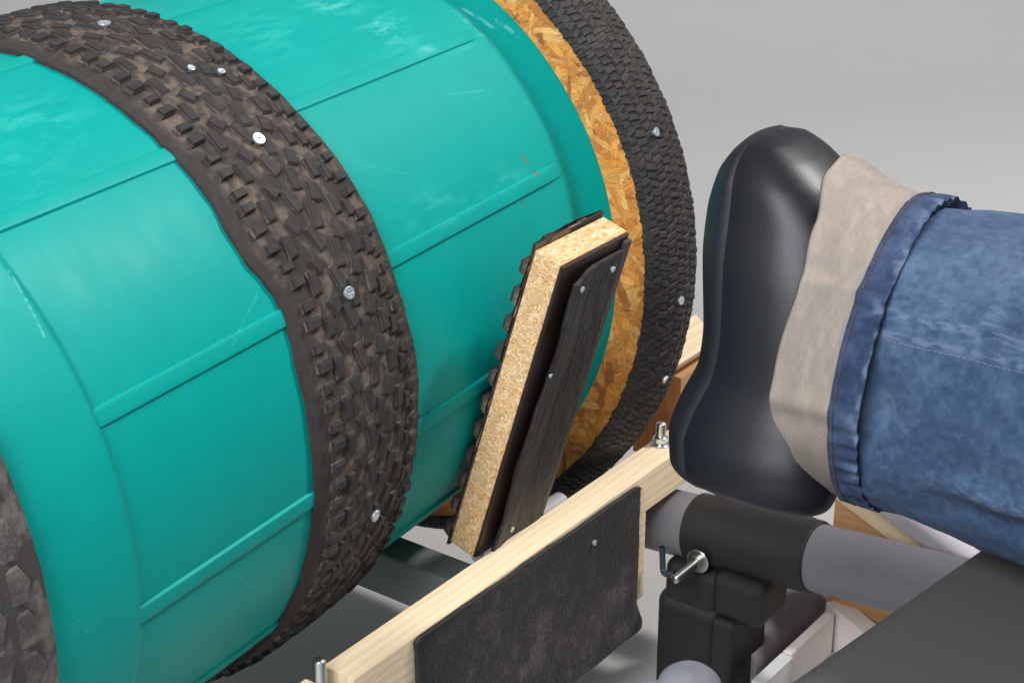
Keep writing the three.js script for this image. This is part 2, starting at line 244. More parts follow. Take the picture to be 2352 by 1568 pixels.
function screwGeo(r = 0.0046) {                              // flat zinc head with a cross recess
  const sh = new THREE.Shape(); sh.absarc(0, 0, r * 0.9, 0, Math.PI * 2); const w = r * 0.13, L = r * 0.55, h = new THREE.Path();
  [[w, w], [w, L], [-w, L], [-w, w], [-L, w], [-L, -w], [-w, -w], [-w, -L], [w, -L], [w, -w], [L, -w], [L, w]].forEach((p, i) => i ? h.lineTo(p[0], p[1]) : h.moveTo(p[0], p[1])); h.closePath(); sh.holes.push(h);
  const g = new THREE.ExtrudeGeometry(sh, { depth: 0.0012, bevelEnabled: true, bevelThickness: 0.0003, bevelSize: 0.0003, bevelSegments: 2, curveSegments: 20 }); g.rotateX(-Math.PI / 2);
  const c = new THREE.CylinderGeometry(r * 0.85, r * 0.5, 0.004, 20); c.translate(0, -0.0019, 0); g.deleteAttribute('uv'); c.deleteAttribute('uv');
  return mergeGeometries([g.index ? g.toNonIndexed() : g, c.toNonIndexed()]);
}
const scr = screwGeo();
function placeScrew(parent, x, r, tdeg, s = 1) { const m = add('screw', scr, mScrew, parent); m.position.set(x, AX.y + r * Math.cos(tdeg * RAD), r * Math.sin(tdeg * RAD)); m.rotation.x = tdeg * RAD + rr(-0.12, 0.12); m.rotation.z = rr(-0.12, 0.12); m.scale.setScalar(s); return m; }

// middle tread strip
const leftEdge = [[-180, 0.027], [-60, 0.028], [0, 0.026], [28, 0.0245], [42, 0.0255], [46, 0.0248], [51.5, 0.0210], [56, 0.0225], [60, 0.0280], [63, 0.0320], [69, 0.0312], [74, 0.0285], [81, 0.0280], [92, 0.0285], [105, 0.030], [115, 0.0325], [124, 0.034], [180, 0.030]];
const rightEdge = [[-180, 0.146], [0, 0.146], [20, 0.1475], [36, 0.1462], [55, 0.1478], [70, 0.1455], [85, 0.147], [100, 0.145], [120, 0.1448], [180, 0.146]];
function stripSection(w) {                                     // w 0..1 across: height over the barrel
  return 0.0022 + 0.0058 * Math.pow(Math.max(0, Math.sin(Math.PI * clamp((w - 0.02) / 0.96))), 0.75);
}
{
  const nU = 56, nV = 560;
  const surf = (w, t, lift) => { const d = t / RAD, D = d > 180 ? d - 360 : d, a = lerpTable(leftEdge, D), b = lerpTable(rightEdge, D); const x = a + (b - a) * w + 0.0009 * (fbm(w * 3, t * 30, 2) - 0.5) * (w < 0.05 || w > 0.95 ? 1.6 : 1); return polar(x, 0.2412 + stripSection(w) + 0.0012 * (fbm(w * 8, t * 22, 3) - 0.5) + lift, t); };
  const g = grid(nU + 4, nV, (i, j) => { const k = i * (nU + 4), t = -Math.PI + j * Math.PI * 2; if (k < 1.5) { const p = surf(0, t, 0); const q = polar(0, k < 0.5 ? 0.2385 : 0.2412 + 0.0006, t); return [p[0] + (k < 0.5 ? 0.0005 : 0), q[1], q[2]]; } if (k > nU + 2.5) { const p = surf(1, t, 0); const q = polar(0, k > nU + 3.5 ? 0.2385 : 0.2412 + 0.0006, t); return [p[0], q[1], q[2]]; } return surf((k - 2) / nU, t, 0); }, (i, j) => [i, j]);
  const strip = add('tyre_strip', inner(g), mBand, drum);
  const rows = [ // w (m from the left edge), phase, length, width, height, yaw, offset along
    [0.0190, 0.00, 0.0066, 0.0112, 0.0048, 0, 0.165], [0.0190, 0.0, 0.0066, 0.0112, 0.0042, 0, -0.125],
    [0.0325, 0.45, 0.0155, 0.0068, 0.0032, 0.08, 0], [0.0440, 0.05, 0.0130, 0.0088, 0.0026, -0.42, 0], [0.0556, 0.52, 0.0185, 0.0078, 0.0025, -0.20, 0],
    [0.0668, 0.02, 0.0185, 0.0078, 0.0025, 0.20, 0], [0.0782, 0.50, 0.0130, 0.0090, 0.0027, 0.46, 0], [0.0895, 0.97, 0.0145, 0.0074, 0.0032, 0.12, 0],
    [0.1085, 0.62, 0.0066, 0.0110, 0.0050, 0, 0.155], [0.1085, 0.62, 0.0066, 0.0110, 0.0044, 0, -0.135], [0.0990, 0.22, 0.0125, 0.0068, 0.0030, 0.12, 0]];
  const geos = rows.map(r => variants(s => knobGeo(r[2] * s, r[3] * s, r[4] * 1.0, 0.84)));
  const rest = [], pitch = 6.43, m4 = new THREE.Matrix4(), e = new THREE.Euler();
  for (let k = 0; k < 56; k++) rows.forEach((r, ri) => {
    const td = 22 + (k - 9 + r[1] + r[6] * 1.55) * pitch + rr(-0.25, 0.25), t = td * RAD; let D = ((td + 180) % 360 + 360) % 360 - 180;
    const x0 = lerpTable(leftEdge, D), x1 = lerpTable(rightEdge, D), w = r[0] / 0.122, x = x0 + (x1 - x0) * w + rr(-0.0006, 0.0006);
    const rad = 0.2412 + stripSection(w), tilt = -Math.atan((stripSection(w + 0.02) - stripSection(w - 0.02)) / (0.04 * 0.122)) * 0.8;
    const o = new THREE.Object3D(); o.position.set(x, AX.y + rad * Math.cos(t), rad * Math.sin(t)); o.rotation.set(t, 0, 0); o.rotateZ(-tilt); o.rotateY(-r[5] + rr(-0.03, 0.03));
    const geo = geos[ri][Math.floor(rnd() * 4)];
    if (D > -28 && D < 140) { const mesh = add('knob', geo, mKnobD, strip); mesh.position.copy(o.position); mesh.rotation.copy(o.rotation); }
    else { o.updateMatrix(); rest.push(geo.clone().applyMatrix4(o.matrix)); }
  });
  add('hidden_knobs', mergeGeometries(rest), mKnobD, strip, 'stuff');
  for (const [x, t] of [[0.089, 7.5], [0.092, 24.5], [0.110, 27.1], [0.086, 40.4], [0.086, 66.9], [0.091, 105.1], [0.089, 150], [0.088, 200], [0.09, 250], [0.089, 310]]) placeScrew(strip, x, 0.2520, t, t === 24.5 || t === 27.1 ? 0.62 : 1);
}
// left tyre strip at the near end of the barrel
{
  const h = w => 0.2435 + 0.0130 * Math.pow(Math.sin(Math.PI * (0.06 + 0.94 * w)), 0.6) + 0.002;
  const g = grid(40, 400, (i, j) => { const t = -Math.PI + j * Math.PI * 2; const x = -0.2110 - 0.115 * i; return polar(x + 0.0012 * (fbm(3, t * 9, 2) - 0.5), i < 0.012 ? 0.242 : h(i) + 0.0006 * (fbm(i * 9, t * 30, 2) - 0.5), t); }, (i, j) => [i * 0.12, j * 1.6]);
  const mBlockL = mat({ map: leftTex, roughness: 0.6, bumpMap: noiseBump, bumpScale: 0.0003 });
  const s = add('tyre_strip', inner(g), mat({ map: leftBase, roughness: 0.75, bumpMap: noiseBump, bumpScale: 0.0004 }), drum);
  const hex = variants(k => { const g = new THREE.CylinderGeometry(0.0094 * k, 0.0112 * k, 0.0013, 6, 1); g.rotateY(Math.PI / 6); g.scale(1, 1, 1.18); g.computeVertexNormals(); return boxUV(g.toNonIndexed(), 0, rnd(), rnd()); });
  const rest = [];
  for (let row = 0; row < 4; row++) for (let k = 0; k < 64; k++) {
    const td = k * 5.625 + (row % 2) * 2.81, D = ((td + 180) % 360 + 360) % 360 - 180, w = 0.24 + row * 0.185, t = td * RAD, o = new THREE.Object3D(), rad = h(w) + 0.0002;
    o.position.set(-0.2110 - 0.115 * w, AX.y + rad * Math.cos(t), rad * Math.sin(t)); o.rotation.set(t, 0, 0); o.rotateZ(-Math.atan((h(w + 0.03) - h(w - 0.03)) / (0.06 * 0.115)) * -1); o.rotateY(rr(-0.05, 0.05));
    const geo = hex[k % 4];
    if (D > 50 && D < 150 && row < 5) { const m = add('tread_block', geo, mBlockL, s); m.position.copy(o.position); m.rotation.copy(o.rotation); } else { o.updateMatrix(); rest.push(geo.clone().applyMatrix4(o.matrix)); }
  }
  add('hidden_tread_blocks', mergeGeometries(rest), mBlockL, s, 'stuff');
}
// wooden rim disc at the far end
{
  const sh = new THREE.Shape(); sh.absarc(0, 0, 0.2835, 0, Math.PI * 2); const hole = new THREE.Path(); hole.absarc(0, 0, 0.12, 0, Math.PI * 2, true); sh.holes.push(hole);
  const g = new THREE.ExtrudeGeometry(sh, { depth: 0.022, bevelEnabled: false, curveSegments: 120 }); g.rotateY(Math.PI / 2); g.translate(0.4135, 0, 0);
  const p = g.attributes.position, uv = []; for (let i = 0; i < p.count; i++) uv.push(p.getZ(i) + p.getX(i), p.getY(i) + p.getX(i) * 0.7); g.setAttribute('uv', new THREE.Float32BufferAttribute(uv, 2));
  add('rim_disc', inner(g), mOSB, drum);
}
// tyre on the rim disc
{
  const pr = [[0.4150, 0.2795], [0.4105, 0.2812], [0.4112, 0.2860], [0.4165, 0.2915], [0.4250, 0.2965], [0.4350, 0.2998], [0.4450, 0.3010], [0.4550, 0.3005], [0.4640, 0.2980], [0.4710, 0.2930], [0.4750, 0.2860], [0.4750, 0.2780]];
  const cv = new THREE.CatmullRomCurve3(pr.map(p => V(p[0], p[1], 0)));
  const wob = t => 0.0022 * (fbm(t * 5 + 3, 7, 3) - 0.5);
  const at2 = (s, t) => { const p = cv.getPoint(s); return [p.x + wob(t) * (1 - s), p.y + 0.6 * wob(t + 9)]; };
  const g = grid(40, 400, (i, j) => { const t = -Math.PI + j * Math.PI * 2, p = at2(i, t); return polar(p[0], p[1], t); }, (i, j) => [i * 0.1, j * 1.9]);
  const ty = add('rim_tyre', inner(g), mat({ map: rimTex, roughness: 0.8, bumpMap: noiseBump, bumpScale: 0.0005 }), drum);
  const kn = variants(s => knobGeo(0.0046 * s, 0.0078 * s, rr(0.0010, 0.0018), 0.8), 6), all = [];
  const rowS = [0.16, 0.235, 0.31, 0.385, 0.46, 0.535, 0.61, 0.69, 0.77, 0.85];
  rowS.forEach((s, ri) => { for (let k = 0; k < 270; k++) {
    const t = (k + (ri % 2) * 0.5) / 270 * Math.PI * 2 - Math.PI, p = at2(s, t), q = at2(s + 0.02, t), o = new THREE.Object3D(), an = Math.atan2(q[1] - p[1], q[0] - p[0]);
    o.position.set(p[0], AX.y + p[1] * Math.cos(t), p[1] * Math.sin(t)); o.rotation.set(t, 0, 0); o.rotateZ(an); o.rotateY(0.25 * (ri % 2 ? 1 : -1) + rr(-0.3, 0.3)); o.scale.set(rr(0.75, 1.15), 1, rr(0.75, 1.15)); o.translateX(rr(-0.0005, 0.0005)); o.updateMatrix();
    all.push(kn[(k * 7 + ri) % 6].clone().applyMatrix4(o.matrix)); } });
  add('tread_knobs', mergeGeometries(all), mKnobR, ty, 'stuff');
  for (const [x, t] of [[0.431, 66], [0.434, 92.8], [0.437, 107.2], [0.44, 150], [0.44, 18], [0.44, -20]]) placeScrew(ty, x, 0.3018, t, 0.8);
}

// ---------------------------------------------------------------- the chipboard paddle
{
  const b = 17 * RAD, L = EY.clone().multiplyScalar(-Math.cos(b)).addScaledVector(FZ, -Math.sin(b)), N = FZ.clone().multiplyScalar(Math.cos(b)).addScaledVector(EY, -Math.sin(b));
  const P = at(1230, 575, 1.30), LEN = 0.272, WD = 0.085, TH = 0.0222;
  const g = thing('chipboard_paddle', 'leaning chipboard paddle faced with black rubber, standing between the barrel and the wooden beam', 'paddle', P.clone().addScaledVector(L, LEN));
  g.quaternion.setFromRotationMatrix(new THREE.Matrix4().makeBasis(FX, L.clone().negate(), N));
  add('board', box(0, WD, 0, LEN, 0, TH, 0.0006, 1), mChip, g);
  const mDowel = mat({ map: pineMap, color: new THREE.Color().setRGB(0.72, 0.6, 0.48), roughness: 0.75 });
  for (const y of [0.238, 0.070]) { const d = new THREE.CylinderGeometry(0.0048, 0.0048, 0.006, 24); d.rotateZ(Math.PI / 2); const m = add('dowel_end', boxUV(d.toNonIndexed(), 1), mDowel, g); m.position.set(0.00265, y, TH * 0.52); }
  add('dark_facing', box(0.0006, WD - 0.0006, 0.0006, LEN - 0.0008, TH, TH + 0.0026, 0.0005, 1), mat({ color: new THREE.Color().setRGB(0.028, 0.014, 0.012), roughness: 0.45 }), g);
  // rubber sheet with a wavy left edge that stands off the board
  const le = [[0, 0.0125], [0.05, 0.0140], [0.09, 0.0105], [0.14, 0.0135], [0.19, 0.0165], [0.22, 0.0125], [0.262, 0.0125]];
  const zz = (x, y) => 0.0030 + 0.0035 * smooth(0.03, 0.0, x) + 0.003 * fbm(y * 28, x * 20, 2);
  const sf = (i, j, off) => { const y = 0.004 + j * 0.258, x0 = lerpTable(le, y), x = x0 + (WD - 0.0088 - x0) * i; const topCut = 0.006 * smooth(0.7, 1, 1 - i) * smooth(0.9, 1, j); return [x, y - topCut, TH + zz(x - x0, y) + off]; };
  const front = grid(24, 90, (i, j) => sf(i, j, 0.003), (i, j) => [j * 0.26, i * 0.07]), back = grid(24, 90, (i, j) => sf(i, j, 0), (i, j) => [j * 0.26, i * 0.07]);
  const rimL = grid(1, 90, (i, j) => sf(0, j, 0.003 * i), (i, j) => [j * 0.26, i * 0.003]), rimR = grid(1, 90, (i, j) => sf(1, j, 0.003 * i), (i, j) => [j * 0.26, i * 0.003]), rimT = grid(24, 1, (i, j) => sf(i, 1, 0.003 * j), (i, j) => [j * 0.003, i * 0.07]), rimB = grid(24, 1, (i, j) => sf(i, 0, 0.003 * j), (i, j) => [j * 0.003, i * 0.07]);
  add('rubber_sheet', mergeGeometries([front, back, rimL, rimR, rimT, rimB]), mSheet, g).userData.label = 'black rubber sheet with a wavy edge on the front of the paddle';
  add('edge_strip', box(WD - 0.0085, WD + 0.0004, 0.002, LEN - 0.004, TH + 0.0026, TH + 0.0062, 0.0012, 1), mat({ color: new THREE.Color().setRGB(0.055, 0.043, 0.05), roughness: 0.5, bumpMap: sheetBump, bumpScale: 0.0006 }), g);
  for (const [x, y, s] of [[0.022, 0.250, 0.55], [0.062, 0.252, 0.55], [0.0155, 0.176, 0.4], [0.03, 0.02, 0.5]]) { const m = add('screw', scr, mScrew, g); m.position.set(x, y, TH + 0.0105 - (x > 0.05 ? 0.0012 : 0)); m.rotation.x = Math.PI / 2; m.scale.setScalar(s); }
  // tyre tread on the side that faces the barrel
  const tr = grid(16, 60, (i, j) => { const x = -0.0015 + (WD + 0.001) * i, y = -0.004 + (LEN + 0.009) * j; return [x + 0.0012 * (fbm(j * 20, i * 2, 2) - 0.5), y, -0.0018 - 0.0022 * Math.sin(Math.PI * i) - 0.0012 * fbm(j * 16, i * 3, 2)]; }, (i, j) => [i * 0.09, j * 0.28]);
  const tread = add('tread_backing', mergeGeometries([tr, box(-0.001, WD, -0.003, LEN + 0.0045, -0.0022, -0.0002, 0.0004, 1).toNonIndexed()].map(q => { const k = q.index ? q.toNonIndexed() : q; return k; })), mStrip, g);
  const kg = variants(s => knobGeo(0.0125 * s, 0.0105 * s, 0.0048));
  for (let k = 0; k < 11; k++) for (let r = 0; r < 5; r++) { const m = add('knob', kg[(k + r * 3) % 4], mKnobD, tread); m.position.set(0.002 + r * 0.0195, 0.012 + (k + (r % 2) * 0.5) * 0.0245 + rr(-0.001, 0.001), -0.0030); m.rotation.x = -Math.PI / 2; m.rotation.y = 0; if (m.position.y > LEN - 0.002) m.position.y = LEN - 0.003; }
}

// ---------------------------------------------------------------- the wooden beam with its felt pad and bolts
const threadGeo = (r, h) => { const p = [[0.0001, -0.01], [r, -0.01]]; const n = Math.round(h / 0.00125); for (let k = 0; k < n; k++) { const y = k * h / n; p.push([r * 0.86, y], [r, y + h / n * 0.5]); } p.push([r * 0.84, h], [r * 0.7, h + 0.0012], [0.0001, h + 0.0014]); return lathe(p, 28); };
function bolt(parent, pos, name, h) {
  const m = add(name, threadGeo(0.0045, h), mZinc, parent); m.position.copy(pos);
  add('washer', lathe([[0.0046, 0.0001], [0.0088, 0.0001], [0.0092, 0.0006], [0.0088, 0.0016], [0.0046, 0.0016]], 36), mZinc, m);
  const hx = new THREE.CylinderGeometry(0.0070, 0.0070, 0.0050, 6); hx.translate(0, 0.0042, 0); const cone = new THREE.CylinderGeometry(0.0048, 0.0062, 0.0014, 24); cone.translate(0, 0.0074, 0);
  add('nut', mergeGeometries([hx.toNonIndexed(), cone.toNonIndexed()]), mZinc, m); m.rotation.y = 0.4; return m;
}
{
  const g = thing('wooden_beam', 'pale pine beam with a black felt pad hung on its front, running past the barrel', 'beam', FR(0.06, -0.39, 0.235), YAW_FRAME);
  const D = (x, y, z) => [x - 0.06, y + 0.39, z - 0.235];
  const B = (x0, x1, y0, y1, z0, z1, r, ax, ox, oy) => { const a = D(x0, y0, z0), b = D(x1, y1, z1); return box(a[0], b[0], a[1], b[1], a[2], b[2], r, ax, ox, oy); };
  add('top_rail', B(0.0655, 0.60, -0.207, -0.170, 0.2205, 0.2494, 0.0012, 0, 0.1, 0.02), mPine, g);
  add('lower_board', B(-0.05, 0.4425, -0.2905, -0.2074, 0.2235, 0.2490, 0.0012, 0, 0.37, 0.051), mPine, g);
  add('end_plank', B(0.0, 0.0648, -0.207, -0.186, 0.205, 0.2494, 0.001, 2, 0.2, 0.08), mPine, g);
  bolt(g, V(...D(0.0500, -0.1858, 0.2330)), 'bolt', 0.0335);
  bolt(g, V(...D(0.4930, -0.1698, 0.2300)), 'bolt', 0.0195);
  // felt pad: top edge just under the rail's edge, folded round at the right
  const pf = (i, j, off) => { const x = 0.1300 + i * 0.2975, top = -0.1700 - 0.0028 * i + 0.0012 * (fbm(i * 18, 1, 3) - 0.5) - 0.004 * smooth(0.975, 1, i) - 0.003 * smooth(0.02, 0, i), bot = -0.3085 + 0.0018 * (fbm(i * 14, 5, 3) - 0.5) - 0.0016 * i + 0.003 * smooth(0.97, 1, i); const y = top + (bot - top) * j; const z = 0.2500 + 0.0018 * (fbm(i * 9, j * 5, 3)) + 0.004 * smooth(0.86, 1, j) * (0.4 + i) + off * (1 - 0.7 * smooth(0.98, 1, i)) ; return D(x + 0.002 * (fbm(j * 12, i * 3, 2) - 0.5), y, z); };
  const q = (i, j) => [i * 0.3, j * 0.14];
  const felt = add('felt_pad', mergeGeometries([grid(60, 30, (i, j) => pf(i, j, 0.004), q), grid(60, 30, (i, j) => pf(i, j, 0), q), grid(60, 1, (i, j) => pf(i, 0, 0.004 * j), q), grid(60, 1, (i, j) => pf(i, 1, 0.004 * j), q), grid(1, 30, (i, j) => pf(0, j, 0.004 * i), q), grid(1, 30, (i, j) => pf(1, j, 0.004 * i), q)]), mFelt, g);
  const tack = add('tack', scr, mScrew, felt); tack.position.set(...D(0.353, -0.1935, 0.2562)); tack.rotation.x = Math.PI / 2; tack.scale.setScalar(0.55);
  // short fibres at the felt's edges
  const fib = []; for (let k = 0; k < 420; k++) { const e = rnd(), i = e < 0.55 ? rnd() : e < 0.75 ? 0.003 : 0.997, j = e < 0.35 ? 0.004 : e < 0.55 ? 0.996 : rnd(); const a = V(...pf(i, j, 0.004)), b = a.clone().add(V(rr(-1, 1), rr(-1, 1), rr(-0.2, 1)).multiplyScalar(rr(0.0008, 0.0022))); fib.push(tube(a, b, 0.00011, 3, false)); }
  add('loose_fibres', mergeGeometries(fib), mFelt, felt, 'stuff');
}
// ---------------------------------------------------------------- bars, tubes and boards of the stand
{
  const g = thing('steel_crossbar', 'dark grey square bar lying under the barrel and behind the foot of the paddle', 'bar', FR(0.262, -0.39, 0.10), YAW_FRAME);
  add('bar', box(-0.016, 0.016, 0.150, 0.190, -0.22, 0.118, 0.003, 2), mBar, g);
  for (const z of [0.113]) { const b = add('bolt_head', lathe([[0.0001, 0.004], [0.0045, 0.0035], [0.0062, 0.001], [0.0065, -0.001]], 20), mZinc, g); b.position.set(-0.004, 0.1915, z); }
}
{
  const a = FR(0.262, -0.180, 0.2095), b = FR(0.372, -0.180, 0.2095), g = thing('thin_grey_tube', 'thin pale grey tube lying along the back edge of the wooden beam', 'tube', a);
  const t = tube(V(0, 0, 0), b.clone().sub(a), 0.0088, 28); add('tube_wall', t, mat({ color: new THREE.Color().setRGB(0.45, 0.43, 0.48), roughness: 0.4 }), g);
}
{
  const g = thing('wooden_upright', 'brown wooden upright behind the rim tyre with a pale sawn block on top', 'post', FR(0.56, -0.39, 0.20), YAW_FRAME);
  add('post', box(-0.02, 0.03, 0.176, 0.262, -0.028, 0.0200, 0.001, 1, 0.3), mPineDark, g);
  const c = box(-0.012, 0.06, -0.011, 0.011, -0.0155, 0.0155, 0.0008, 0, 0.6); const m = add('sawn_block', c, mPine, g); m.position.set(-0.015, 0.276, -0.0); m.rotation.x = 37 * RAD;
}
{
  const a = FR(0.497, -0.246, 0.222), b = FR(0.497, -0.206, 0.66), g = thing('grey_frame_tube', 'thick smooth grey tube running from under the wooden beam to below the knee', 'tube', a);
  const d = b.clone().sub(a), pts = []; const R = 0.0285;
  const t = lathe([[0.0225, 0.0], [0.0265, 0.0], [R, 0.0015], [R, 0.1], [R, d.length()], [0.0225, d.length()], [0.0225, 0]], 64); t.applyQuaternion(new THREE.Quaternion().setFromUnitVectors(V(0, 1, 0), d.clone().normalize()));
  add('tube_wall', t, mGreyTube, g);
}
// black clamp joint on the tube
{
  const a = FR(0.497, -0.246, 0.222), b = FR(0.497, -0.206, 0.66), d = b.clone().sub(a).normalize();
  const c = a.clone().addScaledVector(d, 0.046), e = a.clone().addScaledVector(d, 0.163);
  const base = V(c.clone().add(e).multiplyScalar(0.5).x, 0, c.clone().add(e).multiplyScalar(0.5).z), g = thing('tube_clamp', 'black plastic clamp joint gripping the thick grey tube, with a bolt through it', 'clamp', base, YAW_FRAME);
  const loc = p => { const q = p.clone().sub(base); return V(q.dot(FX), q.y, q.dot(FZ)); };
  const A = loc(c), E = loc(e), D = E.clone().sub(A), n = D.clone().normalize(), len = D.length();
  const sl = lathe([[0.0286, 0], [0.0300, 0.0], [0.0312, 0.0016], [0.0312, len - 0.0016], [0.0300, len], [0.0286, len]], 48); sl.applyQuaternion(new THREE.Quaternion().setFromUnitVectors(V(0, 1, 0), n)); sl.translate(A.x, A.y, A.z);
  add('added_dark_sleeve', sl, mBlackPlastic, g);  // added part: blackens the tube where the moving boot's blur and shadow dim it
  const lobe = (z, y, w, h, t) => { const q = new RoundedBoxGeometry(0.056, h, w, 6, 0.011); q.translate(-0.006, y, z - 0.026); return q; };
  add('clamp_body', mergeGeometries([lobe(-0.018, 0.104, 0.056, 0.050), lobe(0.026, 0.110, 0.05, 0.046)]), mBlackPlastic, g);
  const leg = new RoundedBoxGeometry(0.058, 0.135, 0.066, 6, 0.014); leg.translate(-0.008, 0.030, -0.045); add('leg_socket', leg, mBlackPlastic, g);
  const rib = new RoundedBoxGeometry(0.064, 0.135, 0.022, 4, 0.006); rib.translate(-0.008, 0.025, -0.008); add('socket_rib', rib, mBlackPlastic, g);
  const sb = add('clamp_bolt', threadGeo(0.0042, 0.038), mSteel, g); const bp = loc(atX(1604, 1288, 0.461)); sb.position.copy(bp);
  sb.quaternion.setFromUnitVectors(V(0, 1, 0), V(-1, 0, 0));
  add('washer', lathe([[0.004, 0], [0.0105, 0], [0.0108, 0.0008], [0.0100, 0.0018], [0.004, 0.0018]], 36), mSteel, sb);
  const hx = new THREE.CylinderGeometry(0.0072, 0.0072, 0.0055, 6); hx.translate(0, 0.0046, 0); add('nut', hx, mSteel, sb);
  const hook = new THREE.CatmullRomCurve3([loc(atX(1521, 1255, 0.45)), loc(atX(1522, 1285, 0.45)), loc(atX(1524, 1312, 0.448)), loc(atX(1533, 1319, 0.444)), loc(atX(1552, 1318, 0.438))]);
  add('hook', new THREE.TubeGeometry(hook, 24, 0.0027, 10), mat({ color: new THREE.Color().setRGB(0.05, 0.07, 0.10), metalness: 0.6, roughness: 0.35 }), g);
}
{
  const a = FR(0.495, -0.362, 0.314), b = a.clone().addScaledVector(FX, 0.34), g = thing('pale_grey_brace', 'lilac grey brace tube slanting up from the black clamp to below the thick tube', 'tube', a);
  add('tube_wall', tube(V(0, 0, 0), b.clone().sub(a), 0.021, 40), mat({ color: new THREE.Color().setRGB(0.15, 0.138, 0.155), roughness: 0.5 }), g);
}
{
  const a = at(1570, 1583, 1.30), g = thing('tube_end', 'rounded grey tube end rising at the bottom edge of the picture below the black clamp', 'tube', a);
  const q = new THREE.CapsuleGeometry(0.021, 0.12, 12, 32); q.rotateZ(Math.PI / 2 * 0.92); q.translate(0.0, -0.004, 0); 
  const s = lathe([[0.0001, 0.021], [0.009, 0.0198], [0.017, 0.0155], [0.0222, 0.009], [0.0240, 0.0], [0.0240, -0.12], [0.0001, -0.12]], 40); s.rotateX(0.25); s.translate(0.004, -0.0035, 0);
  const f = new THREE.SphereGeometry(0.014, 24, 16); f.scale(1.2, 0.6, 1); f.translate(-0.02, -0.003, 0.002);
  add('rounded_cap', mergeGeometries([s.toNonIndexed(), f.toNonIndexed()]), mat({ color: new THREE.Color().setRGB(0.26, 0.26, 0.30), roughness: 0.5 }), g);
}
// boards behind the thick tube
{
  const g = thing('brown_board', 'brown wooden board standing behind the thick grey tube, in the shade of the leg', 'board', FR(0.585, -0.39, 0.40), YAW_FRAME);
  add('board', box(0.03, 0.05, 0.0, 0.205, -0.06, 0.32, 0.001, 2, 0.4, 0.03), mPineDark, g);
}
{
  const p = at(1700, 1090, 1.66), g = thing('wood_block', 'short brown wood block under the heel of the boot, right of the beam', 'block', p, YAW_FRAME);
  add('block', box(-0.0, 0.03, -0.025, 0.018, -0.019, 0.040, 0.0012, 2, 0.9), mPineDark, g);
}
{
  const a = at(1668, 1124, 1.625), b = at(1975, 1262, 1.62), g = thing('black_pipe', 'black pipe lying in the shade just above the thick grey tube', 'pipe', a);
  add('pipe_wall', tube(V(0, 0, 0), b.clone().sub(a), 0.0095, 24), mat({ color: new THREE.Color().setRGB(0.006, 0.006, 0.007), roughness: 0.6 }), g);
  const cap = new THREE.SphereGeometry(0.0094, 20, 14); add('pipe_end', cap, mat({ color: new THREE.Color().setRGB(0.006, 0.006, 0.007), roughness: 0.6 }), g);
}
{
  const p = atY(1811, 1600, 0.0), g = thing('pale_block', 'pale low wooden block on the floor in front of the lilac grey brace', 'block', p, YAW_FRAME);
  add('front_piece', box(0, 0.082, 0.001, 0.044, -0.009, 0, 0.0012, 0, 0.2), mPaleWhite, g);
  add('end_piece', box(-0.055, -0.0015, 0.001, 0.044, -0.009, 0.003, 0.0012, 0, 0.6), mPaper, g);
  const h = thing('pale_plank', 'pale plank on the floor running out towards the seat, right of the pale block', 'plank', atY(1918, 1500, 0.0), -64 * RAD);
  add('plank', box(-0.02, 0.40, 0.001, 0.044, -0.02, 0.0, 0.0015, 0, 0.5), mPaleWhite, h);
}
{
  const p = at(2100, 1222, 1.585), g = thing('cream_batten', 'cream pine batten showing between the thick tube and the denim trouser leg', 'batten', p, -64 * RAD);
  add('batten', box(-0.12, 0.12, -0.012, 0.0, -0.013, 0.013, 0.001, 0, 0.3), mPine, g);
  const p2 = at(2120, 1214, 1.575), h = thing('white_tube', 'white lilac tube beside the cream batten just under the denim trouser leg', 'tube', p2);
  const D26 = V(0.438, 0, 0.899); add('tube_wall', tube(D26.clone().multiplyScalar(-0.16), D26.clone().multiplyScalar(0.12), 0.0125, 28), mat({ color: new THREE.Color().setRGB(0.62, 0.59, 0.66), roughness: 0.45 }), h);
}

// ---------------------------------------------------------------- the seat
{
  const g = thing('padded_seat', 'dark grey padded seat edge at the lower right, under the denim leg', 'seat', FR(0.245, -0.39, 0.602), YAW_FRAME - 0.13);
  const q = new RoundedBoxGeometry(0.75, 0.10, 0.42, 8, 0.018); q.translate(-0.125, 0.310, 0.21);
  add('cushion', boxUV(q), mat({ color: new THREE.Color().setRGB(0.072, 0.067, 0.067), roughness: 0.75, bumpMap: feltBump, bumpScale: 0.00015 }), g);
  const s = add('seat_post', lathe([[0.0001, 0.25], [0.03, 0.25], [0.03, 0.02], [0.10, 0.012], [0.11, 0.0], [0.0001, 0.0]], 40), mBlackPlastic, g); s.position.set(-0.125, 0, 0.28);
}

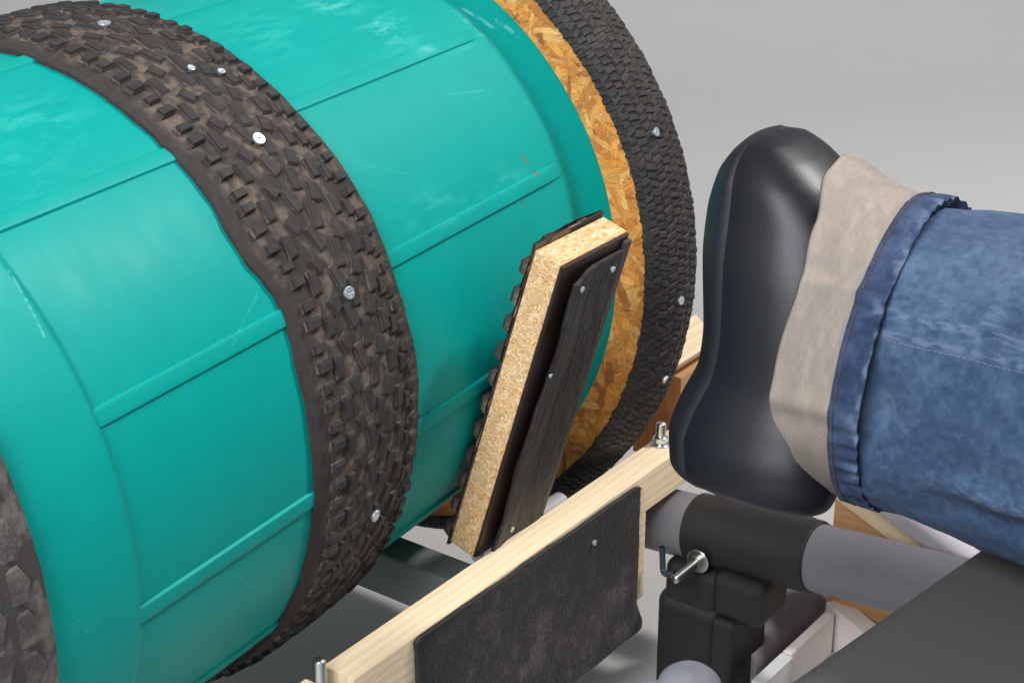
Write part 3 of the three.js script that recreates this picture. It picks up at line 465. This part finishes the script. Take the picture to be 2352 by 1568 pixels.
// ---------------------------------------------------------------- the pedalling leg
{
  const person = thing('person', 'person pedalling in a dark boot and blue jeans with beige turn-up, lower leg only', 'person', at(2300, 930, 1.12).setY(0));
  const O = person.position.clone();
  const Q0 = at(2052, 815, 1.175), Q1 = at(2800, 1000, 1.085), P0 = Q0.clone().addScaledVector(Q0.clone().sub(Q1).normalize(), 0.06), dir = Q1.clone().sub(P0), LEN = dir.length() + 0.28, n = dir.clone().normalize();
  const up = EY.clone().addScaledVector(n, -EY.dot(n)).normalize(), fr = n.clone().cross(up).normalize(); if (fr.dot(CF) > 0) fr.negate();
  const ringPt = (s, ph, r) => P0.clone().addScaledVector(n, s).addScaledVector(up, r * Math.cos(ph)).addScaledVector(fr, r * Math.sin(ph)).sub(O);
  const gauss = (x, w) => Math.exp(-x * x / (w * w)), S = 0.078;          // S: where the turn-up ends
  const wrap = (a) => Math.atan2(Math.sin(a), Math.cos(a));
  const jeansR = (s, ph) => {
    const d = ph / RAD; let r = 0.0975 + 0.016 * smooth(0.07, 0.24, s);
    r += 0.012 * (fbm(s * 13 + 1.2 * Math.sin(ph), ph * 1.5, 3) - 0.5) + 0.002 * (fbm(s * 60, ph * 8, 2) - 0.5);
    r -= 0.026 * gauss(s - 0.178 + 0.0009 * (d - 32), 0.012) * gauss(d - 30, 24);                // deep fold at the right edge
    r += 0.010 * gauss(s - 0.150 + 0.0009 * (d - 32), 0.014) * gauss(d - 28, 30);
    r -= 0.007 * gauss(s - 0.158, 0.010) * gauss(d + 22, 22);
    r -= 0.012 * gauss(s - 0.086, 0.013) * gauss(d - 84, 16);                                    // hollow beside the hem
    r += 0.006 * gauss(d - 104 + (s - 0.15) * 50, 4.5) * smooth(0.10, 0.15, s); r -= 0.006 * gauss(d - 116 + (s - 0.15) * 50, 6) * smooth(0.10, 0.15, s);
    r += 0.004 * gauss(d - 70 + (s - 0.15) * 120, 6) * smooth(0.14, 0.19, s);
    r += 0.0018 * gauss(d - 52, 1.6) + 0.0016 * gauss(d - 58, 1.4) - 0.0012 * gauss(d - 55, 1.0) + 0.0012 * (fbm(s * 120, 3, 2) - 0.5) * gauss(d - 55, 5);   // side seam, two welts
    return r;
  };
  const weave = (u, v, x, y) => { const a = fbm(u * 8, v * 8, 4, 8, 8), b = fbm(u * 80, v * 80, 3, 80, 80), tw = 0.5 + 0.5 * Math.sin((x + y * 1.7) * 0.9); return mix3(mix3(c8(44, 68, 102), c8(84, 108, 138), smooth(0.15, 0.95, 0.6 * a + 0.4 * b)), c8(150, 164, 184), 0.08 * tw + 0.14 * (b - 0.5)); };
  const denim = tex(1024, 1024, weave, true, [0.35, 0.35]);
  const LT = 0.40;                                            // the leg's own cloth: worn pale along the seam welts and the folds
  const legTex = tex(1024, 1280, (u, v, x, y) => {
    const s = u * LT, d = (v - 0.5) * 360, n = fbm(s * 160, d * 1.1, 3), n2 = fbm(s * 40, d * 0.3, 3); let c = weave(u * 1.15, v * 1.9, x, y);
    let w = 0.55 * gauss(d - 52, 2.6) * smooth(0.3, 0.7, n) + 0.6 * gauss(d - 58.5, 1.6) * smooth(0.25, 0.6, n) + 0.25 * gauss(d - 46, 7) * smooth(0.4, 0.8, n);
    w *= 0.6; w += 0.28 * gauss(d - 104 + (s - 0.15) * 50, 4) * smooth(0.10, 0.14, s) * smooth(0.3, 0.7, n) + 0.14 * gauss(d - 95 + (s - 0.2) * 120, 5) * smooth(0.14, 0.2, s) * smooth(0.35, 0.7, n2);
    w += 0.15 * gauss(s - 0.152 + 0.0009 * (d - 32), 0.007) * gauss(d - 34, 22) * smooth(0.3, 0.7, n);
    return mix3(c, c8(158, 172, 190), clamp(w, 0, 0.7));
  }, true); legTex.wrapS = legTex.wrapT = THREE.RepeatWrapping;
  const twill = tex(512, 512, (u, v, x, y) => gray(0.5 + 0.4 * Math.sin((x + y * 0.4) * Math.PI / 8) * (0.6 + 0.4 * vn(u * 60, v * 60, 60, 60))), false, [0.05, 0.05]);
  const denimBump = tex(512, 512, (u, v, x, y) => gray(0.35 * (0.5 + 0.5 * Math.sin((x + y) * Math.PI / 4)) + 0.65 * fbm(u * 50, v * 24, 3, 50, 24)), false, [0.05, 0.05]);
  const legBump = denimBump.clone(); legBump.repeat.set(8, 13); legBump.needsUpdate = true;
  const mDenim = mat({ map: legTex, roughness: 0.9, bumpMap: legBump, bumpScale: 0.0006, sheen: 0.3, sheenRoughness: 0.7, sheenColor: new THREE.Color(0.35, 0.4, 0.5) });
  const hemTex = tex(64, 1024, (u, v, x, y) => { const n = fbm(u * 3, v * 70, 3, 3, 70), m = fbm(u * 12, v * 300, 2, 12, 300), e = smooth(0.35, 0.9, u); return mix3(mix3(c8(36, 50, 84), c8(74, 98, 134), n), c8(150, 168, 196), clamp(0.6 * e * smooth(0.45, 0.75, n) + 0.2 * (m - 0.4))); }, true);
  const mInk = mat({ map: hemTex, roughness: 0.9, bumpMap: noiseBump, bumpScale: 0.0004 });
  const beige = tex(512, 512, (u, v, x, y) => { const a = fbm(u * 12, v * 8, 4, 12, 8), tw = 0.5 + 0.5 * Math.sin((x + y * 0.4) * Math.PI / 4); return mix3(mix3(c8(150, 139, 130), c8(180, 167, 154), a), c8(122, 118, 124), 0.16 * tw + 0.25 * smooth(0.6, 0.85, fbm(u * 40, v * 30, 3, 40, 30))); }, true, [0.1, 0.1]);
  const mBeige = mat({ map: beige, roughness: 0.95, bumpMap: twill, bumpScale: 0.0005 });
  add('trouser_leg', grid(340, 260, (i, j) => { const s = 0.052 + i * (LEN - 0.052), ph = j * Math.PI * 2 - Math.PI; const e = clamp((s - LEN + 0.09) / 0.09); return ringPt(s, ph, Math.max(0.001, jeansR(s, ph) * Math.sqrt(Math.max(0, 1 - e * e)))).toArray(); }, (i, j) => [(0.052 + i * (LEN - 0.052)) / LT, j]), mDenim, person);
  // side seam stitching: a row of small stitches
  const st = []; for (let k = 0; k < 90; k++) for (const o of [0]) { const s = S + 0.004 + k * 0.0036, ph = 60.5 * RAD; st.push(tube(ringPt(s, ph, jeansR(s, ph) + 0.0004), ringPt(s + 0.0026, ph, jeansR(s + 0.0026, ph) + 0.0004), 0.0004, 5)); }
  add('seam_stitching', mergeGeometries(st), mat({ color: new THREE.Color().setRGB(0.15, 0.19, 0.26), roughness: 0.9 }), person);
  // the turn-up: beige inside of the denim, lip at the boot, dark hem towards the knee
  const cufR = (s, ph) => { const d = ph / RAD; let r = 0.1015 + 0.0025 * smooth(0.03, 0, s) + 0.012 * smooth(0.06, 0, s) * smooth(70, 0, Math.abs(d + 20)) + 0.006 * (fbm(s * 12, ph * 2.2 + 4, 2) - 0.5); r -= 0.0035 * gauss(s - 0.026 - 0.0002 * (d - 40), 0.015) * gauss(d - 35, 32); r += 0.0028 * gauss(d - 48, 3) + 0.0035 * gauss(d - 88, 4); r -= 0.008 * smooth(100, 165, Math.abs(wrap(ph + 20 * RAD) / RAD)); return r; };
  const lipS = (ph) => { const d = Math.abs(wrap(ph + 25 * RAD) / RAD); return lerpTable([[0, -0.001], [25, 0.004], [50, 0.015], [75, 0.021], [100, 0.020], [118, 0.020], [135, 0.032], [160, 0.050], [180, 0.053]], d); };
  const cuff = (i, j) => { const ph = j * Math.PI * 2 - Math.PI; const lp = lipS(ph); const s0 = 0.030, s1 = 0.06; const path = [[lp + 0.012, -0.006], [lp + 0.004, -0.0035], [lp, -0.001], [lp + 0.002, 0.0015]]; const k = i * 40; if (k < 4) { const q = path[Math.floor(k)]; return ringPt(q[0], ph, cufR(q[0], ph) + q[1]); } const s = lp + 0.002 + (s1 - lp - 0.002) * (k - 3) / 37; return ringPt(s, ph, cufR(s, ph) + 0.0015); };
  add('turn_up', grid(40, 260, (i, j) => cuff(i, j).toArray(), (i, j) => [i * 0.08, j * 0.66]), mBeige, person).userData.label = 'beige turned-up cuff showing the inside of the denim';
  const hemR = (s, ph) => cufR(0.06, ph) + 0.0028 + 0.0011 * Math.sin(ph * 46 + 2.5 * Math.sin(ph * 7)) * smooth(0.0, 0.012, s) + 0.0012 * (fbm(s * 90, ph * 20, 2) - 0.5);
  const hem = (i, j) => { const ph = j * Math.PI * 2 - Math.PI, k = i * 14; if (k < 1) return ringPt(0.0585, ph, cufR(0.06, ph) + 0.0005); if (k > 13) return ringPt(S - 0.004, ph, cufR(0.06, ph) - 0.003); const s = 0.0585 + (S - 0.0585) * (k - 1) / 12; return ringPt(s, ph, hemR(s - 0.0585, ph)); };
  add('hem', grid(14, 360, (i, j) => hem(i, j).toArray(), (i, j) => [i, j]), mInk, person).userData.label = 'dark blue puckered hem of the turn-up';
  const hs = []; for (let k = 0; k < 270; k++) { const a = (k / 190) * Math.PI * 2 - Math.PI, b = a + 0.022; hs.push(tube(ringPt(0.0615, a, hemR(0.003, a) + 0.0004), ringPt(0.0615, b, hemR(0.003, b) + 0.0004), 0.0005, 5)); }
  add('hem_stitching', mergeGeometries(hs), mat({ color: new THREE.Color().setRGB(0.10, 0.055, 0.06), roughness: 0.9 }), person);
  // boot: upper and sole, stations from toe (top) to heel: [v, left u, right u, half width along the beam, depth]
  function station(list, pow) {
    return (i, j) => {
      const k = i * (list.length - 1), a = list[Math.min(Math.floor(k), list.length - 1)], b = list[Math.min(Math.floor(k) + 1, list.length - 1)], t = k - Math.floor(k), c = a.map((x, q) => x + (b[q] - x) * t);
      const ph = j * Math.PI * 2, mid = at((c[1] + c[2]) / 2, c[0], c[4]), hwPx = (c[2] - c[1]) / 2 / 4286.2 * c[4], e2 = c[3], e1 = Math.sqrt(Math.max(1e-6, hwPx * hwPx - (0.59 * e2) ** 2 * 0.55)) / 0.80;
      const cs = Math.cos(ph), sn = Math.sin(ph), sg = (x) => Math.sign(x) * Math.abs(x) ** pow;
      return mid.addScaledVector(FZ, e1 * sg(cs)).addScaledVector(FX, -e2 * sg(sn)).sub(O);
    };
  }
  function dense(list, n) { const keys = list[0].map((_, q) => new THREE.CatmullRomCurve3(list.map((r, i) => V(i, r[q], 0)))); const out = []; for (let k = 0; k <= n; k++) { const s = k / n; out.push(keys.map(cv => cv.getPoint(s).y)); } return out; }
  const upper = dense([[300, 1786, 1788, 0.0006, 1.25], [302, 1762, 1814, 0.013, 1.25], [312, 1735, 1846, 0.026, 1.25], [345, 1706, 1893, 0.036, 1.25], [395, 1679, 1940, 0.043, 1.25], [480, 1658, 1985, 0.047, 1.25], [600, 1647, 1992, 0.049, 1.25], [750, 1648, 1982, 0.047, 1.25], [850, 1636, 1965, 0.044, 1.25], [940, 1592, 1945, 0.042, 1.25], [1020, 1566, 1925, 0.040, 1.25], [1085, 1566, 1905, 0.036, 1.25], [1122, 1600, 1890, 0.026, 1.25], [1138, 1700, 1860, 0.012, 1.25], [1141, 1780, 1781, 0.0006, 1.25]], 110);
  const at3 = station(upper, 0.86);
  const body = (i, j, off) => {                              // off: outwards along the ring; a shallow valley sets the toe cap off from the instep
    const p = at3(i, j), ph = j * Math.PI * 2, c = V(0, 0, 0); for (let q = 0; q < 8; q++) c.addScaledVector(at3(i, q / 8), 1 / 8);
    const v = p.clone().sub(c), d = ((ph / RAD + 360) % 360); const toe = smooth(0.0, 0.06, i) * smooth(0.34, 0.12, i);
    const dent = 0.13 * toe * Math.exp(-(((d - 262) / 24) ** 2)) + 0.03 * smooth(0.2, 0.4, i) * Math.exp(-(((d - 240) / 20) ** 2)) + 0.012 * (fbm(i * 7, Math.cos(ph) * 2 + 4, 2) - 0.5);
    return c.addScaledVector(v, 1 - dent + off / Math.max(v.length(), 0.012));
  };
  const mBoot = mat({ color: new THREE.Color().setRGB(0.010, 0.010, 0.015), ior: 1.4, roughness: 0.40, bumpMap: noiseBump, bumpScale: 0.00004 });
  const bg = grid(110, 96, (i, j) => body(i, j, 0).toArray(), (i, j) => [i * 0.28, j * 0.3]), bn = bg.attributes.normal;
  for (const col of [0, 110]) { const a = V(0, 0, 0); for (let j = 0; j <= 96; j++) { const k = j * 111 + (col ? 107 : 4); a.add(V(bn.getX(k), bn.getY(k), bn.getZ(k))); } a.normalize(); for (let j = 0; j <= 96; j++) for (const o of [0, 1, 2]) bn.setXYZ(j * 111 + (col ? col - o : o), a.x, a.y, a.z); }
  for (let i = 0; i <= 110; i++) { const a = V(bn.getX(i) + bn.getX(96 * 111 + i), bn.getY(i) + bn.getY(96 * 111 + i), bn.getZ(i) + bn.getZ(96 * 111 + i)).normalize(); bn.setXYZ(i, a.x, a.y, a.z); bn.setXYZ(96 * 111 + i, a.x, a.y, a.z); }
  add('boot_upper', bg, mBoot, person);
  const solePts = (i, j) => { const k = (j - 0.5) * 2, w = 0.17 - 0.02 * Math.cos(i * 9); const e = smooth(1.0, 0.90, Math.abs(k)); return body(0.02 + i * 0.955, 0.5 + k * w, 0.0032 * e * smooth(0, 0.10, i) * smooth(1, 0.9, i) - 0.0006).toArray(); };
  add('boot_sole', grid(100, 40, solePts, (i, j) => [i * 0.28, j * 0.1]), mat({ color: new THREE.Color().setRGB(0.012, 0.0125, 0.018), ior: 1.4, roughness: 0.5, bumpMap: noiseBump, bumpScale: 0.00006 }), person);
}

scene.traverse(o => { if (o.isMesh) { o.castShadow = true; o.receiveShadow = true; } });
renderer.render(scene, camera);
